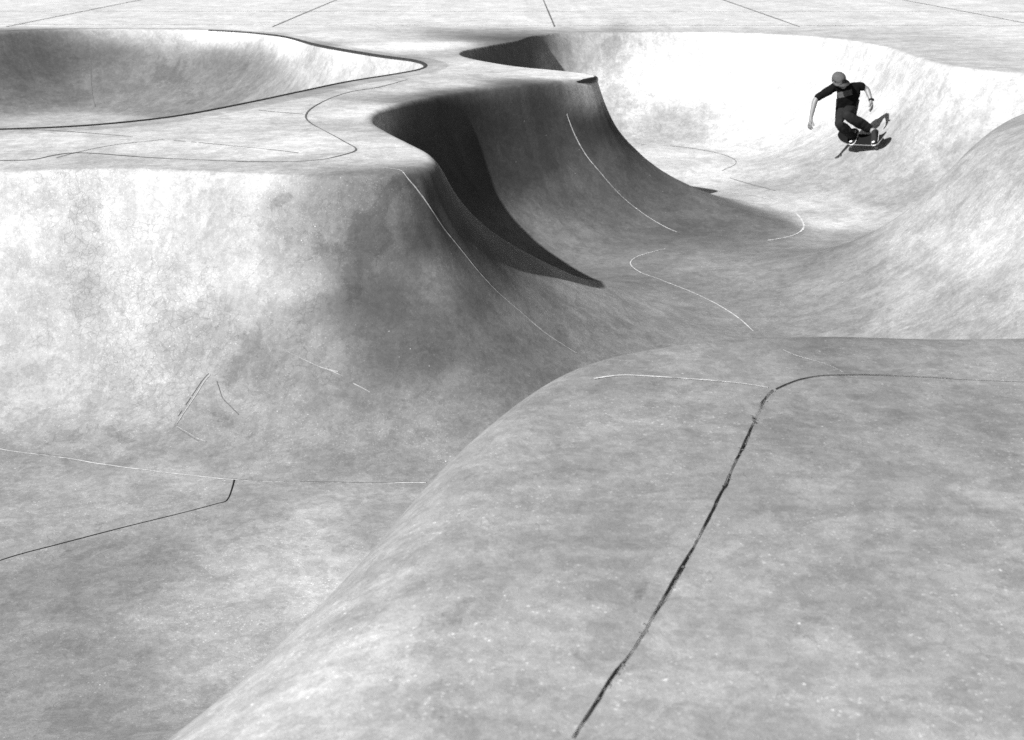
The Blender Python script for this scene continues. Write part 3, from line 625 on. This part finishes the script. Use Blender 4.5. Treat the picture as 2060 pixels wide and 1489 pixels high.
def dome(u, v):
    q = 2 * math.pi * u; w_ = v * math.pi / 2
    return H(.093 * math.cos(q) * math.cos(w_), .104 * math.sin(q) * math.cos(w_), .010 + .094 * math.sin(w_) ** .9)
cap = ellmesh('cap', dome, 32, 14, M_CAP, person)
def brim(u, v):
    q = math.pi * u * 2; t = .5 + .5 * math.cos(q)
    a = -1.15 + 2.3 * (u * 2 if u < .5 else 2 - u * 2)
    r0 = .088; r1 = .088 + .075 * math.cos(a * .95) ** .7
    r = r0 if u < .5 else r1
    z = .018 - .014 * (r - .09) / .08 - .018 * a * a * (r > .1) + (.004 if v > .5 else -.002)
    return H(math.sin(a) * r, math.cos(a) * r * 1.08, z)
br = ellmesh('brim', brim, 40, 1, M_CAP, cap)
tube('button', [H(0, 0, .100), H(0, 0, .109)], .009, M_CAP, cap, 8)
ellmesh('badge', lambda u, v: H(.034 * math.cos(6.283*u) * (1 - .0*v), .086 + .014 * v, .052 + .022 * math.sin(6.283*u)), 16, 1, M_CAPD, cap)
def hairf(u, v):
    q = 2 * math.pi * u; back = .5 - .5 * math.sin(q)
    return H(.090 * math.cos(q) * (1 - .12 * v), .098 * math.sin(q) * (1 - .12 * v) - .004, .015 - (.015 + .06 * back) * v)
ellmesh('hair', hairf, 28, 5, M_HAIR, person)
for kx in (-1, 1):
    c = H(kx * .032, .082, -.022)
    ellmesh('eye', lambda u, v, c=c: c + Vector((.011 * math.cos(6.283*u) * math.sin(math.pi*v), .011 * math.sin(6.283*u) * math.sin(math.pi*v), .011 * math.cos(math.pi*v))), 10, 6, M_EYE, person)
# watch on the right wrist
wp = J_['rwr']; wd_ = (J_['rwr'] - J_['rel']).normalized()
tube('watch', [wp - wd_ * .014, wp - wd_ * .012, wp + wd_ * .012, wp + wd_ * .014], [.030, .034, .034, .030], M_SHOE, person, 16)
ellmesh('watch_face', lambda u, v: wp + Vector((.022, -.03, .005)) + Vector((.012 * v, 0, 0)) + Vector((0, .016 * math.cos(6.283*u), .018 * math.sin(6.283*u))), 14, 1, M_SHOE, person)

# ------------------------------------------------------------------ skateboard, parallel to the slope under it
tail = K(1701, 281, .27); nosep = K(1781, 284, -.27)
bx_ = (nosep - tail).normalized(); n0 = Vector((-.42, -.48, .77)); n0 = (n0 - bx_ * n0.dot(bx_)).normalized(); by_ = n0.cross(bx_).normalized()
bc = (tail + nosep) / 2
BL, BW = .80, .205
board = bpy.data.objects.new('skateboard', None); COL.objects.link(board)
board.matrix_world = Matrix(((bx_.x, by_.x, n0.x, bc.x), (bx_.y, by_.y, n0.y, bc.y), (bx_.z, by_.z, n0.z, bc.z), (0, 0, 0, 1)))
board['label'] = 'skateboard with black grip and pale wooden edge under the feet of the skater'; board['category'] = 'skateboard'
def Bp(x, y, z): return (x, y, z)
def deckz(x, y): 
    k = max(0, abs(x) - .215); return k * k * 1.9 + .35 * k + .35 * y * y * 1.2
def outline(u):
    q = 2 * math.pi * u; c, s_ = math.cos(q), math.sin(q)
    hx = BL / 2 - BW / 2
    x = BW / 2 * c + (hx if c > 0 else -hx) ; y = BW / 2 * s_
    return x, y
def deckpart(name, z0, z1, mat, scale=1.0):
    nu = 64; bmm = bmesh.new(); rings = []
    pts = []
    for i in range(33):
        a = -math.pi / 2 + math.pi * i / 32; pts.append((BL/2 - BW/2 + BW/2 * math.cos(a) , BW/2 * math.sin(a)))
    for i in range(1, 16): pts.append((BL/2 - BW/2 - (BL - BW) * i / 16, BW/2))
    for i in range(33):
        a = math.pi / 2 + math.pi * i / 32; pts.append((-BL/2 + BW/2 + BW/2 * math.cos(a), BW/2 * math.sin(a)))
    for i in range(1, 16): pts.append((-BL/2 + BW/2 + (BL - BW) * i / 16, -BW/2))
    n = len(pts)
    # cross slices keep the concave and the kicks
    vt = []; ft = []
    xs = np.concatenate([np.linspace(-BL/2 + .001, -BL/2 + BW/2, 12), np.linspace(-BL/2 + BW/2, BL/2 - BW/2, 26)[1:-1], np.linspace(BL/2 - BW/2, BL/2 - .001, 12)])
    m = 9
    for zz in (z0, z1):
        for x in xs:
            dd = max(0, abs(x) - (BL/2 - BW/2)); hw = math.sqrt(max((BW/2)**2 - dd*dd, 1e-6)) * scale
            for j in range(m):
                y = -hw + 2 * hw * j / (m - 1); vt.append((x * scale, y, deckz(x, y) + zz))
    nx = len(xs); o2 = nx * m
    for i in range(nx - 1):
        for j in range(m - 1):
            a = i*m+j; ft.append((a, a+m, a+m+1, a+1)); ft.append((o2+a, o2+a+1, o2+a+m+1, o2+a+m))
        ft.append((i*m, i*m+o2, (i+1)*m+o2, (i+1)*m)); a = i*m+m-1; ft.append((a, a+m, a+m+o2, a+o2))
    for j in range(m - 1): ft.append((j, j+1, j+1+o2, j+o2)); a = (nx-1)*m+j; ft.append((a, a+o2, a+1+o2, a+1))
    me = bpy.data.meshes.new(name); me.from_pydata(vt, [], ft); me.materials.append(mat)
    b2 = bmesh.new(); b2.from_mesh(me); bmesh.ops.recalc_face_normals(b2, faces=b2.faces); b2.to_mesh(me); b2.free()
    o = bpy.data.objects.new(name, me); COL.objects.link(o); o.parent = board; return o
bmd = deckpart('deck', 0, .011, M_WOOD); bmg = deckpart('grip_tape', .0115, .0135, M_GRIP, .985)
for sx in (-1, 1):
    cx = sx * .215
    tr = tube('truck', [(cx, -.075, -.045), (cx, -.05, -.045), (cx, -.045, -.04), (cx, 0, -.032), (cx, .045, -.04), (cx, .05, -.045), (cx, .075, -.045)], [.006, .006, .014, .026, .014, .006, .006], M_TRUCK, board, 10)
    for sy in (-1, 1):
        ys = [sy * .062, sy * .066, sy * .088, sy * .093]
        wh = tube('wheel', [(cx, y, -.045) for y in ys], [.020, .027, .027, .021], M_WHEEL, board, 20)

# shoes stand on the grip
Mi = board.matrix_world.copy()
def shoe(cx, cy, ang, ankle, lab=None):
    ca, sa = math.cos(ang), math.sin(ang)
    def P(x, y, z): return Mi @ Vector((cx + ca * x - sa * y, cy + sa * x + ca * y, z))
    zt = .014 + deckz(cx, cy)
    prof_ = [(-.125, .028, .020), (-.11, .038, .060), (-.08, .041, .090), (-.04, .041, .098), (0, .043, .082), (.04, .047, .062), (.08, .048, .050), (.12, .042, .042), (.145, .028, .034), (.155, .012, .026)]
    def fn(u, v):
        t = v * (len(prof_) - 1); i = min(int(t), len(prof_) - 2); k = t - i; a, b = prof_[i], prof_[i + 1]
        x, w_, h_ = [a[q] + (b[q] - a[q]) * k for q in range(3)]
        q = 2 * math.pi * u; c, s_ = math.cos(q), math.sin(q)
        return P(x, w_ * math.copysign(abs(c) ** .7, c), zt + .018 + (h_ * max(s_, 0) ** .75 - .004 * (s_ < 0)))
    sh = ellmesh('shoe', fn, 24, 30, M_SHOE, person)
    def so_(u, v):
        t = v * (len(prof_) - 1); i = min(int(t), len(prof_) - 2); k = t - i; a, b = prof_[i], prof_[i + 1]
        x = a[0] + (b[0] - a[0]) * k; w_ = a[1] + (b[1] - a[1]) * k + .004
        q = 2 * math.pi * u; c, s_ = math.cos(q), math.sin(q)
        return P(x * 1.02, w_ * math.copysign(abs(c) ** .4, c), zt + .010 + .010 * math.copysign(abs(s_) ** .4, s_))
    ellmesh('sole', so_, 20, 20, M_WHITE, sh)
    # ankle: sock between shoe and jeans
    an2 = P(-.05, 0, zt + .09)
    tube('sock', [an2, an2.lerp(ankle, .5), ankle], [.040, .038, .036], M_SKIN, person, 12)
    ellmesh('toe_cap', lambda u, v: P(.118 + .03 * math.cos(v * 1.5), .026 * math.cos(6.283*u) * math.sin(v*1.5+.05), zt + .028 + .045 * (.6 - .2*v) + .018 * math.sin(6.283*u) * math.sin(v*1.5+.05)), 14, 6, M_WHITE, sh)
shoe(-.19, .03, R(-75), J_['lan']); shoe(.17, .03, R(-66), J_['ran'])
